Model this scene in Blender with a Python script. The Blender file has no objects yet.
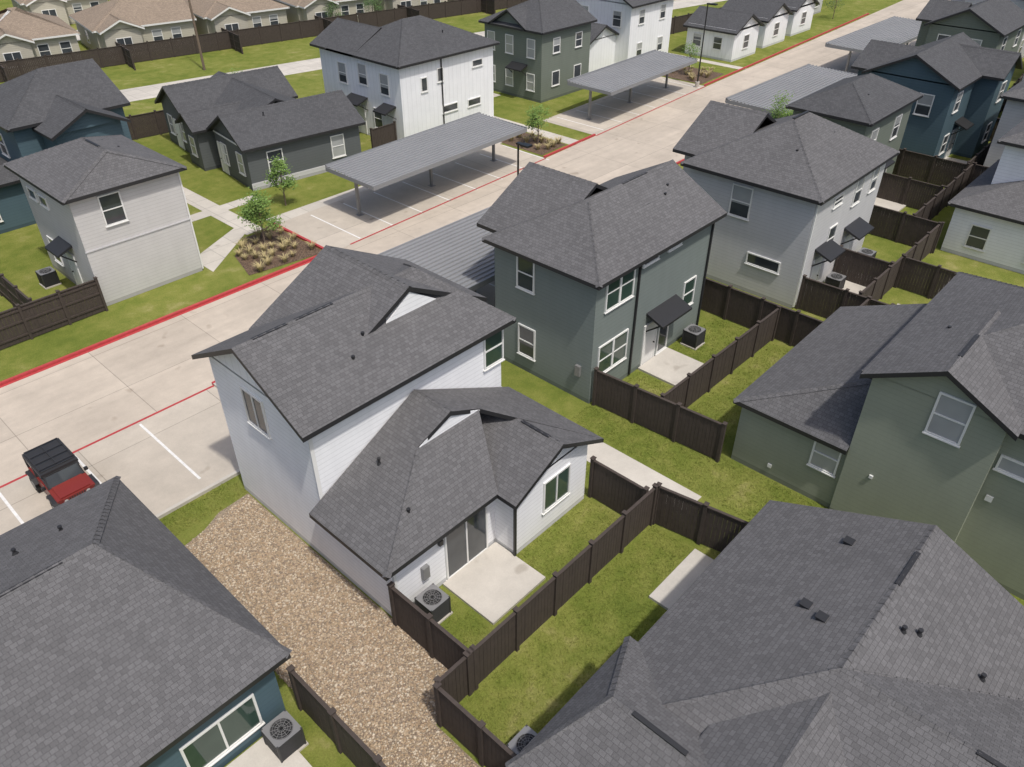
import bpy, math, random
from mathutils import Vector
random.seed(7)
C=bpy.context.scene.collection
R=math.radians
# ---------- camera geometry (used to read real positions off wall and ground planes)
FP=778.; TH=R(35.9); PH=R(42.8); HC=20.
def ray(x,y):
    a=(y-383)/FP; r=(x-512)/FP
    fw=math.cos(TH)-a*math.sin(TH); dn=math.sin(TH)+a*math.cos(TH)
    return (fw*math.cos(PH)+r*math.sin(PH), fw*math.sin(PH)-r*math.cos(PH), -dn)
def g(x,y,z=0):
    X,Y,Z=ray(x,y); d=(HC-z)/-Z
    return (d*X,d*Y)
def onx(px,py,x):
    X,Y,Z=ray(px,py); d=x/X
    return (d*Y,HC+d*Z)
def ony(px,py,y):
    X,Y,Z=ray(px,py); d=y/Y
    return (d*X,HC+d*Z)
# ---------- materials
def newmat(name):
    m=bpy.data.materials.new(name); m.use_nodes=True
    nt=m.node_tree; b=nt.nodes['Principled BSDF']
    return m,nt,b
def N(nt,t,**k):
    n=nt.nodes.new(t)
    for a,v in k.items(): setattr(n,a,v)
    return n
def mathn(nt,op,a,b=None,c=None):
    n=nt.nodes.new('ShaderNodeMath'); n.operation=op
    for i,v in enumerate((a,b,c)):
        if v is None: continue
        if isinstance(v,(int,float)): n.inputs[i].default_value=v
        else: nt.links.new(v,n.inputs[i])
    return n.outputs[0]
def mixc(nt,fac,a,b,mode='MIX'):
    n=nt.nodes.new('ShaderNodeMix'); n.data_type='RGBA'; n.blend_type=mode
    for s,v in ((0,fac),(6,a),(7,b)):
        if isinstance(v,(int,float)): n.inputs[s].default_value=v
        elif isinstance(v,tuple): n.inputs[s].default_value=v+(1,) if len(v)==3 else v
        else: nt.links.new(v,n.inputs[s])
    return n.outputs[2]
def noise(nt,vec,scale,detail=4,rough=.6):
    n=nt.nodes.new('ShaderNodeTexNoise'); n.inputs['Scale'].default_value=scale
    n.inputs['Detail'].default_value=detail; n.inputs['Roughness'].default_value=rough
    nt.links.new(vec,n.inputs['Vector']); return n.outputs['Fac']
def ramp(nt,fac,stops):
    n=nt.nodes.new('ShaderNodeValToRGB'); e=n.color_ramp.elements
    while len(e)<len(stops): e.new(.5)
    for i,(p,c) in enumerate(stops): e[i].position=p; e[i].color=(c if len(c)==4 else tuple(c)+(1,))
    nt.links.new(fac,n.inputs[0]); return n.outputs[0]
def bump(nt,b,h,strength,dist=.02):
    n=nt.nodes.new('ShaderNodeBump'); n.inputs['Strength'].default_value=strength; n.inputs['Distance'].default_value=dist
    nt.links.new(h,n.inputs['Height']); nt.links.new(n.outputs[0],b.inputs['Normal'])
def scalec(nt,c,k):
    vm=N(nt,'ShaderNodeVectorMath',operation='SCALE')
    if isinstance(c,tuple): vm.inputs[0].default_value=c
    else: nt.links.new(c,vm.inputs[0])
    nt.links.new(k,vm.inputs['Scale']); return vm.outputs[0]
def pos(nt): return N(nt,'ShaderNodeNewGeometry').outputs['Position']
def stretch(nt,p,v):
    n=N(nt,'ShaderNodeVectorMath',operation='MULTIPLY'); nt.links.new(p,n.inputs[0]); n.inputs[1].default_value=v; return n.outputs[0]
def plain(name,col,rough=.6,metal=0,var=.12,scale=3):
    m,nt,b=newmat(name)
    k=mathn(nt,'MULTIPLY_ADD',noise(nt,pos(nt),scale),var*2,1-var)
    nt.links.new(scalec(nt,col,k),b.inputs['Base Color'])
    b.inputs['Roughness'].default_value=rough; b.inputs['Metallic'].default_value=metal
    return m
def shingle(name,col):
    m,nt,b=newmat(name)
    uv=N(nt,'ShaderNodeUVMap').outputs[0]
    br=N(nt,'ShaderNodeTexBrick'); br.offset=.37; br.offset_frequency=2
    nt.links.new(uv,br.inputs['Vector'])
    br.inputs['Scale'].default_value=1; br.inputs['Brick Width'].default_value=.17; br.inputs['Row Height'].default_value=.125
    br.inputs['Mortar Size'].default_value=.008; br.inputs['Mortar Smooth'].default_value=.6; br.inputs['Bias'].default_value=0
    br.inputs['Color1'].default_value=(.86,.86,.86,1); br.inputs['Color2'].default_value=(1.12,1.12,1.12,1); br.inputs['Mortar'].default_value=(.6,.6,.6,1)
    p=pos(nt)
    big=noise(nt,p,.35,4); fine=noise(nt,p,42,2)
    streak=noise(nt,stretch(nt,uv,(3.0,.35,1)),1.0,4)
    k=mathn(nt,'MULTIPLY',mathn(nt,'MULTIPLY_ADD',big,.24,.88),mathn(nt,'MULTIPLY_ADD',fine,.8,.6))
    k=mathn(nt,'MULTIPLY',k,mathn(nt,'MULTIPLY_ADD',streak,.18,.91))
    c=mixc(nt,1.0,col,br.outputs['Color'],'MULTIPLY')
    nt.links.new(scalec(nt,c,k),b.inputs['Base Color']); b.inputs['Roughness'].default_value=.9
    b.inputs['Specular IOR Level'].default_value=.25
    h=mathn(nt,'SUBTRACT',1,br.outputs['Fac']); h=mathn(nt,'MULTIPLY_ADD',fine,.5,h)
    bump(nt,b,h,.35,.008)
    return m
def siding(name,col,kind='lap',step=.18,dark=None):
    m,nt,b=newmat(name)
    p=pos(nt); s=N(nt,'ShaderNodeSeparateXYZ'); nt.links.new(p,s.inputs[0])
    if kind=='lap': t=mathn(nt,'DIVIDE',s.outputs[2],step)
    else: t=mathn(nt,'DIVIDE',mathn(nt,'ADD',s.outputs[0],s.outputs[1]),.42)
    fr=mathn(nt,'FRACT',t)
    if kind=='lap':
        ln=mathn(nt,'LESS_THAN',fr,.1); hgt=mathn(nt,'SUBTRACT',1,fr); dark=dark or .82
    else:
        ln=mathn(nt,'LESS_THAN',fr,.12); hgt=ln; dark=.9
    big=noise(nt,p,1.2,4); fine=noise(nt,p,12,3)
    drip=noise(nt,stretch(nt,p,(2.2,2.2,.25)),1.0,4)
    k=mathn(nt,'MULTIPLY',mathn(nt,'MULTIPLY_ADD',big,.14,.93),mathn(nt,'MULTIPLY_ADD',fine,.1,.95))
    k=mathn(nt,'MULTIPLY',k,mathn(nt,'MULTIPLY_ADD',drip,.14,.93))
    k=mathn(nt,'MULTIPLY',k,mathn(nt,'MULTIPLY_ADD',ln,dark-1,1))
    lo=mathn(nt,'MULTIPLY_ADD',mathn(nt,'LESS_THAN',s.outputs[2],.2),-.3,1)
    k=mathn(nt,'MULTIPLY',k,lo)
    nt.links.new(scalec(nt,col,k),b.inputs['Base Color']); b.inputs['Roughness'].default_value=.65
    bump(nt,b,hgt,.25,.02)
    return m
def concrete(name,col,joint=None,road=False):
    m,nt,b=newmat(name)
    p=pos(nt); big=noise(nt,p,.25,5,.65); mid=noise(nt,p,1.4,6,.7); fine=noise(nt,p,25,3)
    k=mathn(nt,'MULTIPLY',mathn(nt,'MULTIPLY_ADD',big,.5,.75),mathn(nt,'MULTIPLY_ADD',mid,.36,.82))
    k=mathn(nt,'MULTIPLY',k,mathn(nt,'MULTIPLY_ADD',fine,.24,.88))
    if road:
        st=noise(nt,stretch(nt,p,(.05,1.1,1)),1.0,5,.6)
        k=mathn(nt,'MULTIPLY',k,mathn(nt,'MULTIPLY_ADD',st,.45,.78))
    sp=noise(nt,p,.9,2,.4); spot=ramp(nt,sp,[(.0,(1,1,1)),(.68,(1,1,1)),(.74,(.78,.76,.74)),(1,(.7,.68,.66))])
    if joint:
        s=N(nt,'ShaderNodeSeparateXYZ'); nt.links.new(p,s.inputs[0]); fl=[]
        for o,(st_,of) in zip((0,1),joint):
            q=mathn(nt,'DIVIDE',mathn(nt,'ADD',s.outputs[o],of+1000*st_),st_)
            l=mathn(nt,'LESS_THAN',mathn(nt,'FRACT',q),.035/st_)
            k=mathn(nt,'MULTIPLY',k,mathn(nt,'MULTIPLY_ADD',l,-.36,1)); fl.append(mathn(nt,'FLOOR',q))
        cb=N(nt,'ShaderNodeCombineXYZ')
        for i,v in enumerate(fl): nt.links.new(v,cb.inputs[i])
        wn=N(nt,'ShaderNodeTexWhiteNoise',noise_dimensions='3D'); nt.links.new(cb.outputs[0],wn.inputs[0])
        k=mathn(nt,'MULTIPLY',k,mathn(nt,'MULTIPLY_ADD',wn.outputs[0],.12,.94))
    c=mixc(nt,1.0,col,spot,'MULTIPLY')
    nt.links.new(scalec(nt,c,k),b.inputs['Base Color']); b.inputs['Roughness'].default_value=.85
    return m
def grassmat(name,bright=1.0):
    m,nt,b=newmat(name); p=pos(nt)
    big=noise(nt,p,.2,5,.6); mid=noise(nt,p,1.1,5,.65); fine=noise(nt,p,16,4,.8)
    f=mathn(nt,'ADD',mathn(nt,'MULTIPLY',big,.5),mathn(nt,'MULTIPLY',mid,.5))
    B=lambda c: tuple(v*bright for v in c)
    c=ramp(nt,f,[(.34,B((.105,.14,.026))),(.45,B((.145,.175,.035))),(.56,B((.195,.21,.052))),(.70,B((.31,.28,.12)))])
    k=mathn(nt,'MULTIPLY_ADD',fine,1.3,.35)
    nt.links.new(scalec(nt,c,k),b.inputs['Base Color']); b.inputs['Roughness'].default_value=.95
    b.inputs['Specular IOR Level'].default_value=.1
    bump(nt,b,fine,.6,.04)
    return m
def glassmat(name,c1,c2):
    m,nt,b=newmat(name); p=pos(nt)
    f=noise(nt,p,.9,2); nt.links.new(mixc(nt,f,c1,c2),b.inputs['Base Color']); b.inputs['Roughness'].default_value=.06
    b.inputs['Specular IOR Level'].default_value=.8
    return m
def voro(name,stops,scale,rough=.8):
    m,nt,b=newmat(name); p=pos(nt)
    v=N(nt,'ShaderNodeTexVoronoi'); v.inputs['Scale'].default_value=scale; nt.links.new(p,v.inputs['Vector'])
    s=N(nt,'ShaderNodeSeparateXYZ'); nt.links.new(v.outputs['Color'],s.inputs[0])
    c=ramp(nt,s.outputs[0],stops)
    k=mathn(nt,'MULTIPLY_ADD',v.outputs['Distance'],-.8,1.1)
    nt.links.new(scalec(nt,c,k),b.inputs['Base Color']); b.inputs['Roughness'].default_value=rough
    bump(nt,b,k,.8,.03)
    return m
SH=shingle('shingle_charcoal',(.126,.124,.128)); SHD=shingle('shingle_black',(.084,.085,.09)); SHT=shingle('shingle_tan',(.27,.215,.165))
TRIMK=plain('trim_black',(.024,.024,.026),.5); TRIMW=plain('trim_white',(.76,.76,.74),.5,var=.04)
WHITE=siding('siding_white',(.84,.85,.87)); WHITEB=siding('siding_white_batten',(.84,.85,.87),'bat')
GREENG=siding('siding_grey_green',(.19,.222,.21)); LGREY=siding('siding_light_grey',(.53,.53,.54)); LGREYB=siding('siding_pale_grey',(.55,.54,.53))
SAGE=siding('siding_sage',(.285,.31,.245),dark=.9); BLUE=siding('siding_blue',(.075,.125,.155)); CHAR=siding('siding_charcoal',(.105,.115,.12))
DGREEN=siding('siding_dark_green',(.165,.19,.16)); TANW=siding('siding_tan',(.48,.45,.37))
GL=[glassmat('glass_green',(.022,.045,.036),(.06,.10,.08)),glassmat('glass_dark',(.025,.03,.035),(.09,.10,.11)),glassmat('glass_blind',(.30,.31,.31),(.45,.46,.46))]
FENCE=plain('fence_brown',(.060,.046,.039),.8,var=.4,scale=5)
POSTM=plain('post_black',(.012,.012,.013),.4)
METAL=plain('metal_roof_grey',(.235,.24,.25),.5,.0,var=.12,scale=.6)
STEEL=plain('steel_post',(.25,.25,.25),.5,.3)
ROAD=concrete('concrete_road',(.475,.415,.345),((4.6,.5),(3.45,0.15)),True)
LOT=concrete('concrete_lot',(.475,.425,.36),((5.5,.1),(5.0,3.1)))
PATIO=concrete('concrete_patio',(.53,.50,.45))
WALK=concrete('concrete_walk',(.52,.485,.43),((1.4,.1),(1.4,.3)))
RED=plain('curb_red_paint',(.42,.05,.055),.6,var=.35,scale=6); PAINT=plain('line_paint',(.72,.71,.69),.6,var=.3,scale=8)
GRASS=grassmat('lawn'); BLADE=grassmat('lawn_blades',1.2)
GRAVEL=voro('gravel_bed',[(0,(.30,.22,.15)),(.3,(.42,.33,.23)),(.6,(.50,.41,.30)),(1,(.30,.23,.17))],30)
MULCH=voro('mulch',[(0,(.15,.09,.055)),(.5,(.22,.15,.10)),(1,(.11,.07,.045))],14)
CURB=concrete('curb_concrete',(.48,.45,.40))
# ---------- mesh helpers
def mesh_obj(name,vs,fs,mats,parent=None,loc=(0,0,0),mi=None,uvs=False,smooth=False):
    me=bpy.data.meshes.new(name); me.from_pydata([(v[0]-loc[0],v[1]-loc[1],v[2]-loc[2]) for v in vs],[],fs)
    for m in (mats if isinstance(mats,list) else [mats]): me.materials.append(m)
    if mi: me.polygons.foreach_set('material_index',mi)
    if uvs:
        uv=me.uv_layers.new(name='UVMap')
        for p in me.polygons:
            n=p.normal
            if abs(n.z)>.999: t=Vector((1,0,0)); w=Vector((0,1,0))
            else:
                t=Vector((-n.y,n.x,0)).normalized(); w=n.cross(t)
            for li in p.loop_indices:
                co=Vector(me.vertices[me.loops[li].vertex_index].co)+Vector(loc)
                uv.data[li].uv=(co.dot(t),co.dot(w))
    if smooth: me.polygons.foreach_set('use_smooth',[True]*len(me.polygons))
    me.update()
    o=bpy.data.objects.new(name,me); C.objects.link(o)
    if parent: o.parent=parent
    else: o.location=loc
    return o
def empty(name,loc,label,cat,group=None):
    o=bpy.data.objects.new(name,None); C.objects.link(o); o.location=loc; o.empty_display_size=.2
    o['label']=label; o['category']=cat
    if group: o['group']=group
    return o
class MB:
    def __init__(s): s.v=[]; s.f=[]
    def add(s,vs,fs):
        k=len(s.v); s.v+=vs; s.f+=[tuple(i+k for i in f) for f in fs]
    def box(s,x0,x1,y0,y1,z0,z1):
        s.add([(x0,y0,z0),(x1,y0,z0),(x1,y1,z0),(x0,y1,z0),(x0,y0,z1),(x1,y0,z1),(x1,y1,z1),(x0,y1,z1)],
              [(0,3,2,1),(4,5,6,7),(0,1,5,4),(1,2,6,5),(2,3,7,6),(3,0,4,7)])
    def bar(s,a,b,r,n=6,r2=None):
        a=Vector(a); b=Vector(b); d=(b-a).normalized(); r2=r if r2 is None else r2
        u=d.orthogonal().normalized(); w=d.cross(u)
        P=[]
        for c,q in ((a,r),(b,r2)):
            for i in range(n):
                t=2*math.pi*i/n; P.append(tuple(c+u*(q*math.cos(t))+w*(q*math.sin(t))))
        s.add(P,[tuple(range(n-1,-1,-1)),tuple(range(n,2*n))]+[(i,(i+1)%n,(i+1)%n+n,i+n) for i in range(n)])
    def wedge(s,pts,off):
        n=len(pts); s.add([tuple(p) for p in pts]+[(p[0]+off[0],p[1]+off[1],p[2]+off[2]) for p in pts],
              [tuple(range(n-1,-1,-1)),tuple(range(n,2*n))]+[(i,(i+1)%n,(i+1)%n+n,i+n) for i in range(n)])
    def build(s,name,mat,parent=None,loc=(0,0,0),**k): return mesh_obj(name,s.v,s.f,mat,parent,loc,**k)
def ground(name,poly,z,mat,kind='structure'):
    o=mesh_obj(name,[(p[0],p[1],z) for p in poly],[tuple(range(len(poly)))],mat); o['kind']=kind; return o
def rect(x0,x1,y0,y1): return [(x0,y0),(x1,y0),(x1,y1),(x0,y1)]
# ---------- roofs
def roof_polys(x0,x1,y0,y1,ze,s,axis,e0,e1):
    if axis=='y':
        P=roof_polys(y0,y1,x0,x1,ze,s,'x',e0,e1)
        return [[(q[1],q[0],q[2]) for q in reversed(p)] for p in P]
    m=(y0+y1)/2; w=(y1-y0)/2; zr=ze+s*w
    i0=0 if e0 in('g','n') else (w if e0=='h' else e0); i1=0 if e1 in('g','n') else (w if e1=='h' else e1)
    a,b=(x0+i0,m,zr),(x1-i1,m,zr)
    P=[[(x0,y0,ze),(x1,y0,ze),b,a],[(x1,y1,ze),(x0,y1,ze),a,b]]
    if i0: P.append([(x0,y1,ze),(x0,y0,ze),a])
    if i1: P.append([(x1,y0,ze),(x1,y1,ze),b])
    return P
def roof_mesh(V,F,M,polys,caps,t=.17):
    idx={}; tops=[]
    def vi(p):
        k=(round(p[0],3),round(p[1],3),round(p[2],3))
        if k not in idx:
            idx[k]=len(V); V.append(p); V.append((p[0],p[1],p[2]-t))
        return idx[k]
    ec=set()
    for p in polys:
        q=[vi(a) for a in p]; tops.append(q)
        for i in range(len(q)): ec.add((q[i],q[(i+1)%len(q)]))
    for q in tops:
        F.append(tuple(q)); M.append(0); F.append(tuple(i+1 for i in reversed(q))); M.append(1)
        for i in range(len(q)):
            a,b=q[i],q[(i+1)%len(q)]
            if (b,a) not in ec: F.append((b,a,a+1,b+1)); M.append(1)
            elif a<b: caps.append((V[a],V[b]))
OV=.38
class House:
    def __init__(s,name,label,cx,cy,wm,rm=None,trim=None,group=None):
        s.loc=(cx,cy,0); s.root=empty(name,s.loc,label,'house',group); s.wm=wm; s.rm=rm or SH; s.trim=trim or TRIMK
        s.w={}; s.V=[];s.F=[];s.M=[]; s.caps=[]
    def W(s,mat=None):
        mat=mat or s.wm
        if mat.name not in s.w: s.w[mat.name]=(MB(),mat)
        return s.w[mat.name][0]
    def block(s,x0,x1,y0,y1,z,mat=None,z0=0): s.W(mat).box(x0,x1,y0,y1,z0,z)
    def roof(s,x0,x1,y0,y1,ze,sl,axis,e0='g',e1='g',ov=OV,gm=None):
        o0=ov if e0!='n' else 0; o1=ov if e1!='n' else 0
        if axis=='x': X0,X1,Y0,Y1=x0-o0,x1+o1,y0-ov,y1+ov
        else: X0,X1,Y0,Y1=x0-ov,x1+ov,y0-o0,y1+o1
        roof_mesh(s.V,s.F,s.M,roof_polys(X0,X1,Y0,Y1,ze,sl,axis,e0,e1),s.caps)
        zb=ze+sl*ov-.16
        if axis=='x':
            m=(y0+y1)/2; hw=(y1-y0)/2
            for e,x,sx in ((e0,x0,1),(e1,x1,-1)):
                if e=='g': s.W(gm).wedge([(x,y0,zb-.01),(x,y1,zb-.01),(x,m,zb+sl*hw-.01)],(sx*.15,0,0))
        else:
            m=(x0+x1)/2; hw=(x1-x0)/2
            for e,y,sy in ((e0,y0,1),(e1,y1,-1)):
                if e=='g': s.W(gm).wedge([(x0,y,zb-.01),(x1,y,zb-.01),(m,y,zb+sl*hw-.01)],(0,sy*.15,0))
        return zb
    def polys(s,P): roof_mesh(s.V,s.F,s.M,P,s.caps)
    def ridge_vent(s,x0,x1,y0,y1,z):
        b=MB(); b.box(x0,x1,y0,y1,z-.05,z+.055); b.build('ridge_vent',TRIMK,s.root,s.loc)
    def pipe(s,x,y,z,r=.04,h=.18):
        b=MB(); b.bar((x,y,z-.3),(x,y,z+h),r,8); b.bar((x,y,z+h),(x,y,z+h+.05),r*1.5,8); b.bar((x,y,z-.02),(x,y,z+.06),r*2.2,8,r*1.2); b.build('vent_pipe',TRIMK,s.root,s.loc)
    def boxvent(s,x,y,z):
        b=MB(); b.box(x-.1,x+.1,y-.1,y+.1,z-.2,z+.05); b.box(x-.13,x+.13,y-.13,y+.13,z+.05,z+.09); b.build('roof_vent',TRIMK,s.root,s.loc)
    def P(s,face,c):
        sg=-1 if face[0]=='-' else 1
        def B(b,u0,u1,z0,z1,d0,d1):
            a,bb=sorted((c+sg*d0,c+sg*d1))
            if face[1]=='x': b.box(a,bb,u0,u1,z0,z1)
            else: b.box(u0,u1,a,bb,z0,z1)
        return B
    def win(s,face,c,u,z,w,h,kind='h',g=1,fm=None,name='window'):
        fm=fm or TRIMW; t=.065; B=s.P(face,c)
        f=MB(); u0,u1=u-w/2,u+w/2
        B(f,u0-t,u0,z-t,z+h+t,.002,.06); B(f,u1,u1+t,z-t,z+h+t,.002,.06)
        B(f,u0,u1,z-t,z,.002,.06); B(f,u0,u1,z+h,z+h+t,.002,.06)
        if kind=='h': B(f,u0,u1,z+h/2-.025,z+h/2+.025,.002,.05)
        if kind=='v': B(f,u-.03,u+.03,z,z+h,.002,.05)
        if kind=='d': B(f,u-.06,u+.06,z,z+h,.002,.055); B(f,u0,u-.06,z+h/2-.02,z+h/2+.02,.002,.05); B(f,u+.06,u1,z+h/2-.02,z+h/2+.02,.002,.05)
        o=f.build(name,fm,s.root,s.loc)
        p=MB(); B(p,u0,u1,z,z+h,.004,.022); p.build('pane',GL[g],o,s.loc)
        q=MB(); B(q,u0-.1,u1+.1,z-t-.04,z-t,.002,.09); q.build('sill',fm,o,s.loc)
        if g==1 and kind=='h' and h>1 and random.random()<.5:
            dr=random.uniform(.25,.7)*h; q=MB(); B(q,u0+.01,u1-.01,z+h-dr,z+h,.022,.026); q.build('blind',GL[2],o,s.loc)
        return o
    def door(s,face,c,u,w=.9,h=2.1,mat=None):
        B=s.P(face,c)
        b=MB(); B(b,u-w/2-.08,u-w/2,.05,h+.08,.002,.06);B(b,u+w/2,u+w/2+.08,.05,h+.08,.002,.06);B(b,u-w/2,u+w/2,h,h+.08,.002,.06)
        B(b,u-w/2,u+w/2,.05,h,.004,.03)
        o=b.build('door',mat or TRIMW,s.root,s.loc)
        k=MB(); B(k,u+w/2-.14,u+w/2-.09,.98,1.03,.03,.1); k.build('handle',POSTM,o,s.loc)
    def awning(s,face,c,u,z,w=1.6,d=.9):
        sg=-1 if face[0]=='-' else 1
        b=MB()
        if face[1]=='y':
            b.wedge([(u-w/2,c,z+.35),(u-w/2,c+sg*d,z),(u-w/2,c+sg*d,z-.1),(u-w/2,c,z+.22)],(w,0,0))
            for q in (u-w/2+.08,u+w/2-.08): b.bar((q,c+sg*.02,z-.6),(q,c+sg*(d-.15),z-.02),.04,4)
        else:
            b.wedge([(c,u-w/2,z+.35),(c+sg*d,u-w/2,z),(c+sg*d,u-w/2,z-.1),(c,u-w/2,z+.22)],(0,w,0))
            for q in (u-w/2+.08,u+w/2-.08): b.bar((c+sg*.02,q,z-.6),(c+sg*(d-.15),q,z-.02),.04,4)
        b.build('awning',TRIMK,s.root,s.loc)
    def spout(s,x,y,z,mat=None):
        b=MB(); b.box(x-.04,x+.04,y-.04,y+.04,.1,z); b.build('downspout',mat or TRIMW,s.root,s.loc)
    def trimbox(s,name,x0,x1,y0,y1,z0,z1,mat):
        b=MB(); b.box(x0,x1,y0,y1,z0,z1); b.build(name,mat,s.root,s.loc)
    def done(s):
        for b,m in s.w.values(): b.build('wall',m,s.root,s.loc)
        for a,b in s.caps:
            a=Vector(a); b=Vector(b); d=b-a; L=d.length
            if L<.3: continue
            d/=L; side=d.cross(Vector((0,0,1)))
            if side.length<.01: continue
            side.normalize(); up=side.cross(d)
            c=MB(); n=max(1,int(L/.28)) if L<30 else 20
            for i in range(n):
                p=a+d*(L*i/n); q=a+d*(L*(i+1)/n)
                c.add([tuple(p-side*.13-up*.055),tuple(p+up*.03),tuple(p+side*.13-up*.055),tuple(q-side*.13-up*.065),tuple(q+up*.012),tuple(q+side*.13-up*.065)],[(0,3,4,1),(1,4,5,2)])
            k=len(s.V); s.V+=c.v; s.F+=[tuple(j+k for j in f) for f in c.f]; s.M+=[0]*len(c.f)
        mesh_obj('roof',s.V,s.F,[s.rm,s.trim],s.root,s.loc,mi=s.M,uvs=True)
        return s.root
# ================= GROUND =================
ground('ground',rect(-300,500,-300,500),0,GRASS)
ROADP=[(-60,28.2),(56,28.3),(120,30.5),(230,36),(230,46.5),(120,40.2),(64,37.3),(40,35.9),(24,35),(-60,35)]
ground('road',ROADP,.006,ROAD)
ground('parking_lot',[(22.6,35.0),(24,35),(42.5,36),(42.5,41.3),(22.6,40.6)],.011,LOT)
ground('parking_lot',[(49,36.4),(67,37.6),(67,42.8),(49,42)],.011,LOT)
ground('parking_lot',rect(-6,11.3,22.5,28.2),.011,LOT)
ground('parking_lot',rect(19.5,32,22.8,28.2),.011,LOT)
ground('parking_lot',rect(52,72,23.3,28.6),.011,LOT)
ground('parking_lot',rect(76,98,25,30),.011,LOT)
b=MB(); b.box(-60,22.6,35.0,35.16,0,.13); b.box(-60,22.6,34.86,35.0,.006,.016)
b.build('curb',RED)['kind']='structure'
b=MB(); b.box(22.45,22.6,35.16,40.6,0,.13)
b.build('curb',RED)['kind']='structure'
b=MB(); b.wedge([(42.5,36.1,0),(49,36.45,0),(49,36.6,0),(42.5,36.25,0)],(0,0,.13)); b.wedge([(67,37.6,0),(110,39.9,0),(110,40.05,0),(67,37.75,0)],(0,0,.13))
b.build('curb',RED)['kind']='structure'
b=MB(); b.box(11.3,19.5,28.2,28.35,0,.13); b.box(32,52,28.25,28.4,0,.13)
b.build('curb',RED)['kind']='structure'
b=MB(); b.box(-6,11.3,22.35,22.5,0,.13); b.box(11.3,11.45,22.35,28.2,0,.13)
b.build('curb',CURB)['kind']='structure'
def stripe(p0,p1,w,z,mat,nm='painted_line'):
    a=Vector(p0); c=Vector(p1); d=(c-a).normalized(); n=Vector((-d.y,d.x))*w/2
    return ground(nm,[tuple(a+n),tuple(a-n),tuple(c-n),tuple(c+n)],z,mat)
stripe((-6,28.2),(11.3,28.2),.12,.016,RED,'red_line')
stripe((19.5,28.2),(32,28.2),.12,.016,RED,'red_line')
stripe((24,35.05),(42.5,36.0),.12,.016,RED,'red_line')
stripe((49,36.4),(67,37.55),.12,.016,RED,'red_line')
for x in (-3.15,-.4,2.45,5.2,7.85): stripe((x,23.2),(x,28.0),.1,.016,PAINT)
for i in range(8): x=24.9+i*2.5; stripe((x,35.25+.05*i),(x,40.2),.1,.016,PAINT)
for i in range(5): x=20.9+i*2.6; stripe((x,23.3),(x,28.0),.1,.016,PAINT)
for i in range(7): x=50.5+i*2.6; stripe((x,36.8+.13*i),(x,41.7),.1,.016,PAINT)
for i in range(7): x=53.5+i*2.7; stripe((x,23.8),(x,28.2),.1,.016,PAINT)
ground('footpath',rect(18.5,19.8,8.9,28.2),.01,PATIO)
ground('footpath',rect(20.6,21.8,40.6,62),.01,WALK)
ground('footpath',rect(17,24.2,44.7,45.7),.013,WALK)
ground('footpath',rect(22.6,44.5,40.62,41.7),.01,WALK)
ground('footpath',rect(46.0,47.2,36.3,66),.01,WALK)
ground('footpath',rect(74.5,75.5,38,62),.01,WALK)
ground('footpath',rect(44.5,52,49.5,50.5),.013,WALK)
ground('footpath',[(16.8,37.8),(20.6,40.8),(20.6,42),(16.8,40)],.016,WALK)
ground('footpath',rect(32.4,33.5,21,28.2),.01,WALK)
for r in ((10.6,13.05,10.6,12.85),(14.7,17.4,6.4,7.7),(24.9,27.2,13.3,15.35),(37.5,40.5,10.6,12.6),(35.6,38.6,7.3,9.0),(49,51.5,13.4,15.6),(2.4,4.2,10.6,12.6),(40.8,44,6.4,8),(60,62.5,12.4,14.6)):
    b=MB(); b.box(r[0],r[1],r[2],r[3],0,.1); b.build('patio',PATIO)['kind']='structure'
fs=lambda x,o: (x,79.3-.18*x+o)
ground('street',[fs(-40,-2.2),fs(230,-2.2),fs(230,2.2),fs(-40,2.2)],.006,WALK)
ground('street',[fs(-40,26),fs(230,26),fs(230,32),fs(-40,32)],.006,PATIO)
gp=[(5.15,2),(7.2,2),(7.2,9.5),(8.55,9.55),(8.65,9.6),(8.65,21.2),(7.4,21.1),(6.6,20.7),(5.6,20.5),(5.15,20.2)]
ground('gravel_ground',gp,.012,GRAVEL)
def pebbles():
    V=[];F=[];M=[]
    base=[(1,0,0),(0,1,0),(-1,0,0),(0,-1,0),(0,0,1),(.7,.7,.4),(-.7,.7,.4),(-.7,-.7,.4),(.7,-.7,.4)]
    fc=[(0,5,8),(5,0,1),(5,1,6),(6,1,2),(6,2,7),(7,2,3),(7,3,8),(8,3,0),(4,5,6),(4,6,7),(4,7,8),(4,8,5)]
    for i in range(27000):
        x=random.uniform(5.15,8.6); y=random.uniform(5.5,21.15)
        if y>20.3+(x-5.15)*.25+random.uniform(-.15,.1): continue
        if y<9.65 and x>7.15: continue
        r=random.uniform(.017,.036)*(1.5 if random.random()<.05 else 1); a=random.uniform(0,6.28); sx=random.uniform(.8,1.4)
        ca,sa=math.cos(a),math.sin(a); k=len(V)
        for q in base:
            px,py=q[0]*r*sx,q[1]*r
            V.append((x+px*ca-py*sa,y+px*sa+py*ca,.012+q[2]*r*.8))
        c=random.choices([0,1,2,3],[5,4.5,2.5,1.8])[0]
        for f in fc: F.append(tuple(j+k for j in f)); M.append(c)
    cols=[(.46,.36,.25),(.38,.28,.18),(.60,.52,.41),(.25,.19,.14)]
    o=mesh_obj('gravel',V,F,[plain('pebble',c,.7,var=.2) for c in cols],mi=M,smooth=True)
    o['kind']='stuff'; o['label']='tan river gravel strip between the white house and the blue walled house'; o['category']='gravel'
pebbles()
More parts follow.
